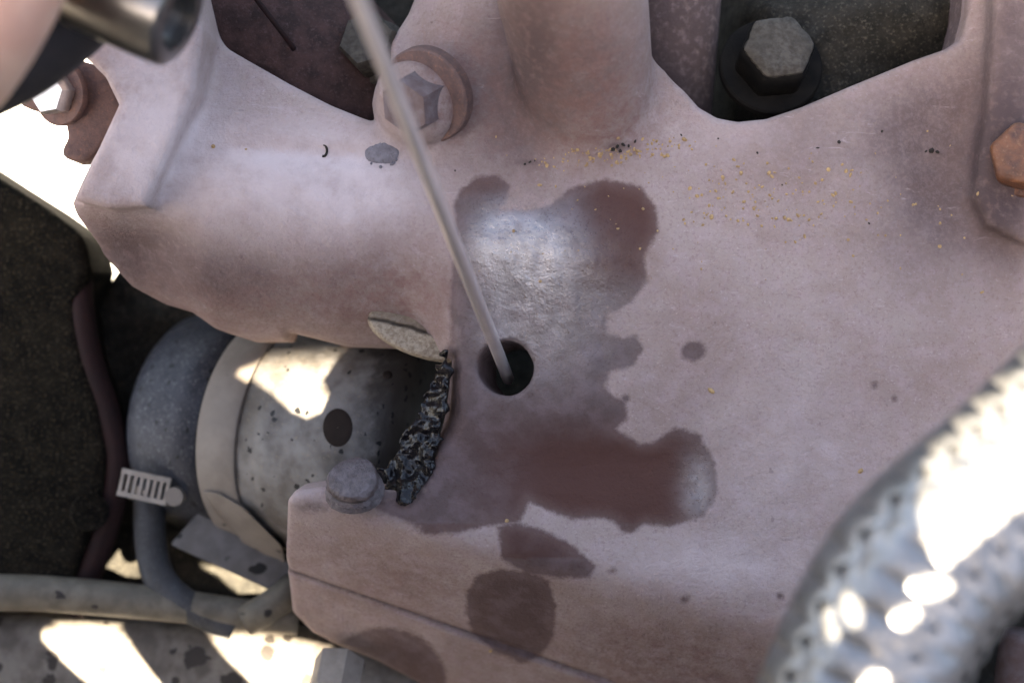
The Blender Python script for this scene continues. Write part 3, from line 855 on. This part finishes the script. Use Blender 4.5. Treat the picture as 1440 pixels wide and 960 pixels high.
pk = thing('rusty_pipe_end', W(1430, 960, -300), 'dull pinkish pipe end in the lower right corner', 'pipe')
bm_obj('tube', tube(spline([W(1450, 890, -180), W(1440, 960, -185), W(1435, 1060, -190)], 8), lambda t: 44 - 30 * max(0, .15 - t), 28), M['bolt_mauve'], pk)
cl_ = thing('wire_clip', W(1360, 930, -250), 'small grey clip in the dark beside the braided hose', 'clip')
bm_obj('clip', bevel(lathe([(20, -26), (24, 0), (18, 26)], W(1352, 930, -200), (0.3, 1, 0.4), 8), 3), M['rubber'], cl_, True, 40)

# ------------------------------------------------------------------ braided hose, lower right and nearer the camera
bh = thing('braided_hose', W(1300, 790, 300), 'thick braided steel hose crossing the lower right corner in the sun', 'hose')
hp_ = spline([W(1950, 330, 620), W(1720, 440, 620), W(1560, 560, 620), W(1440, 672, 620), W(1296, 800, 620), W(1208, 960, 620), W(1150, 1130, 615)], 14)
rh = 91.0
bm_obj('core', tube(hp_, rh - 3, 40), M['braid'], bh)
fr = path_frames(hp_)
acc = [0.0]
for a, b in zip(hp_, hp_[1:]): acc.append(acc[-1] + (b - a).length)
Ltot = acc[-1]
def at_len(s_):
    s_ = min(max(s_, 0), Ltot - 1e-3)
    i = int(np.searchsorted(acc, s_, side='right') - 1)
    i = min(i, len(fr) - 2)
    t = (s_ - acc[i]) / (acc[i + 1] - acc[i])
    return tuple(fr[i][k].lerp(fr[i + 1][k], t) for k in range(4))
NS = 14
pitch = 470.0
step = 12.0
for hand in (1, -1):
    for kx in range(NS):
        vs, fs = [], []
        ns = int(Ltot / step)
        for i in range(ns + 1):
            s_ = i * step
            p, x, y, t = at_len(s_)
            ang = hand * 2 * math.pi * s_ / pitch + 2 * math.pi * kx / NS
            # over two, under two
            ph = 2 * math.pi * s_ / pitch * NS / 2 + (math.pi * kx if hand > 0 else math.pi * kx + math.pi)
            lift = 4.2 * math.sin(ph)
            wd = 0.245
            for j in range(5):
                q = (j - 2) / 2
                aa = ang + q * wd
                r_ = rh + lift + 3.0 * (1 - q * q)
                vs.append(p + (x * math.cos(aa) + y * math.sin(aa)) * r_)
        for i in range(ns):
            for j in range(4):
                a = i * 5 + j
                fs.append((a, a + 1, a + 6, a + 5) if hand > 0 else (a, a + 5, a + 6, a + 1))
        mesh_obj('strand', vs, fs, M['braid'], bh)

# ------------------------------------------------------------------ socket tool and the hand that holds it
tl = thing('socket_wrench', W(180, 20, 380), 'socket wrench with a chrome socket held by the hand at top left', 'socket wrench')
s0, s1 = W(118, -30, 400), W(270, 36, 420)
a_ = (s1 - s0).normalized()
bm_obj('socket', lathe([(52, -70), (56, -64), (56, -20), (50, -14), (50, -4), (58, 2), (58, 112), (56, 122), (50, 126), (36, 126), (34, 110)], s0, a_, 48), M['chrome'], tl, True, 35)
bm_obj('handle', tube(spline([W(215, -60, 330), W(90, 30, 330), W(-40, 110, 330), W(-200, 210, 330)], 8), lambda t: 52 - 6 * math.sin(t * 9), 28), M['grip'], tl)

hand = bpy.data.meshes.new('hand')
J = []
E = []
RD = []
def chain(pts, rads, root=None):
    prev = root
    for p, r in zip(pts, rads):
        J.append(p); RD.append(r)
        if prev is not None: E.append((prev, len(J) - 1))
        prev = len(J) - 1
    return prev
HZ = 520
chain([W(40, -420, HZ), W(10, -300, HZ)], [150, 130])
wrist_palm = chain([W(-40, -230, HZ)], [110], 1)
chain([W(70, -145, HZ + 20), W(28, -35, HZ + 30), W(-30, 78, HZ + 10), W(-76, 160, HZ - 50)], [66, 60, 55, 46], wrist_palm)
chain([W(-110, -130, HZ + 10), W(-140, 0, HZ + 30), W(-190, 110, HZ), W(-220, 170, HZ - 70)], [62, 58, 54, 45], wrist_palm)
chain([W(-220, -150, HZ), W(-270, -30, HZ + 20), W(-310, 70, HZ - 20), W(-320, 120, HZ - 90)], [58, 55, 50, 42], wrist_palm)
chain([W(-310, -190, HZ - 20), W(-370, -90, HZ), W(-410, -20, HZ - 40), W(-415, 20, HZ - 100)], [50, 46, 42, 36], wrist_palm)
chain([W(150, -260, HZ - 60), W(190, -190, HZ - 150), W(150, -130, HZ - 210)], [70, 58, 48], 1)
hand.from_pydata([tuple(p * S) for p in J], E, [])
hobj = bpy.data.objects.new('hand', hand); COL.objects.link(hobj)
sk = hobj.modifiers.new('skin', 'SKIN')
for v, r in zip(hand.skin_vertices[0].data, RD): v.radius = (r * S, r * S); v.use_root = False
hand.skin_vertices[0].data[2].use_root = True
sk.use_smooth_shade = True
sb = hobj.modifiers.new('sub', 'SUBSURF'); sb.levels = 2; sb.render_levels = 2
dg = bpy.context.evaluated_depsgraph_get()
hm = bpy.data.meshes.new_from_object(hobj.evaluated_get(dg))
hobj.modifiers.clear()
hobj.data = hm
hm.materials.clear(); hm.materials.append(M['skin']); hm.shade_smooth()
tag(hobj, 'bare hand reaching in from the top left to hold the wrench', 'hand')

# ------------------------------------------------------------------ unseen panel added to shade the engine
# it stands beside the engine toward the sun; its openings are shaped to place the sun patches
u_ = Vector((-SUN.y, SUN.x, 0)).normalized() * -1
if u_.x < 0: u_ = -u_
v_ = SUN.cross(u_)
if v_.z < 0: v_ = -v_
pc = SUN * 1350
def uv(p): return (p.dot(u_), p.dot(v_))
holes = [
    [on_can(px, py) for px, py in ((338, 516), (372, 502), (420, 499), (446, 501), (472, 506), (466, 518), (452, 536), (462, 556), (452, 578), (432, 587), (412, 578), (384, 552))],
    [on_can(px, py) for px, py in ((462, 480), (474, 474), (494, 476), (500, 482), (488, 489), (470, 489))],
    [W(x, y, -367) for x, y in ((-60, 856), (0, 856), (82, 853), (112, 857), (180, 907), (225, 960), (250, 1000), (160, 1000), (124, 960), (56, 902), (52, 892), (71, 889), (49, 879), (0, 864), (-60, 860))],
    [W(x, y, -367) for x, y in ((222, 856), (405, 866), (440, 880), (460, 922), (475, 949), (500, 1000), (400, 1000), (356, 960), (322, 930), (278, 892))],
    [W(x, y, 690) for x, y in ((1560, 450), (1455, 525), (1360, 605), (1290, 675), (1288, 705), (1305, 738), (1335, 775), (1375, 742), (1440, 690), (1560, 600))],
]
for x, y, a, b in ((1316, 800, 30, 17), (1283, 840, 18, 15), (1199, 852, 20, 15), (1166, 886, 16, 13), (1240, 936, 18, 24)):
    holes.append([W(x + a * math.cos(t), y + b * math.sin(t), 690) for t in [2 * math.pi * i / 14 for i in range(14)]])
cu = bpy.data.curves.new('shade_panel', 'CURVE')
cu.dimensions = '2D'; cu.fill_mode = 'BOTH'; cu.extrude = 6 * S
def ring(pts):
    s_ = cu.splines.new('POLY'); s_.points.add(len(pts) - 1); s_.use_cyclic_u = True
    for q, (a, b) in zip(s_.points, pts): q.co = (a * S, b * S, 0, 1)
ring([(-960, -2600), (2600, -2600), (2600, -150), (1050, 220), (640, 700), (530, 775), (380, 775), (264, 700), (-300, 640), (-860, 430), (-960, 330)])
for hpoly in holes: ring([uv(p) for p in hpoly])
pob = bpy.data.objects.new('shade_panel', cu); COL.objects.link(pob)
dg = bpy.context.evaluated_depsgraph_get()
pm = bpy.data.meshes.new_from_object(pob.evaluated_get(dg))
bpy.data.objects.remove(pob)
pm.materials.clear(); pm.materials.append(M['panel'])
pob = bpy.data.objects.new('shade_panel', pm); COL.objects.link(pob)
mt = Matrix.Identity(4)
for i in range(3):
    mt[i][0], mt[i][1], mt[i][2], mt[i][3] = u_[i], v_[i], u_.cross(v_)[i], pc[i] * S
pob.matrix_world = mt
tag(pob, 'grey sheet metal panel with punched openings standing over the engine', 'panel')

# unseen wall added to block sky light, lower right, outside the frame
bm = bmesh.new()
base = [(260, -860), (900, -800), (1500, -640), (2000, -300)]
lo = [bm.verts.new((x, y, -800)) for x, y in base]; hi = [bm.verts.new((x * 1.05, y * 1.05, 1000)) for x, y in base]
for i in range(3): bm.faces.new((lo[i], lo[i + 1], hi[i + 1], hi[i]))
bmesh.ops.solidify(bm, geom=bm.faces[:], thickness=14)
tag(bm_obj('inner_fender', bm, M['panel'], None, False), 'dark grey inner fender wall below the lower right corner of the engine', 'fender')

# ------------------------------------------------------------------ ground far below
gs = 3.0
gm = bpy.data.meshes.new('ground')
gm.from_pydata([(-0.85, -0.25, -0.6), (0.1, -0.25, -0.6), (0.1, 0.55, -0.6), (-0.85, 0.55, -0.6)], [], [(0, 1, 2, 3)])
gm.materials.append(M['ground'])
go = bpy.data.objects.new('ground', gm); COL.objects.link(go)
tag(go, 'pale sunlit concrete ground far below', None, None, 'structure')
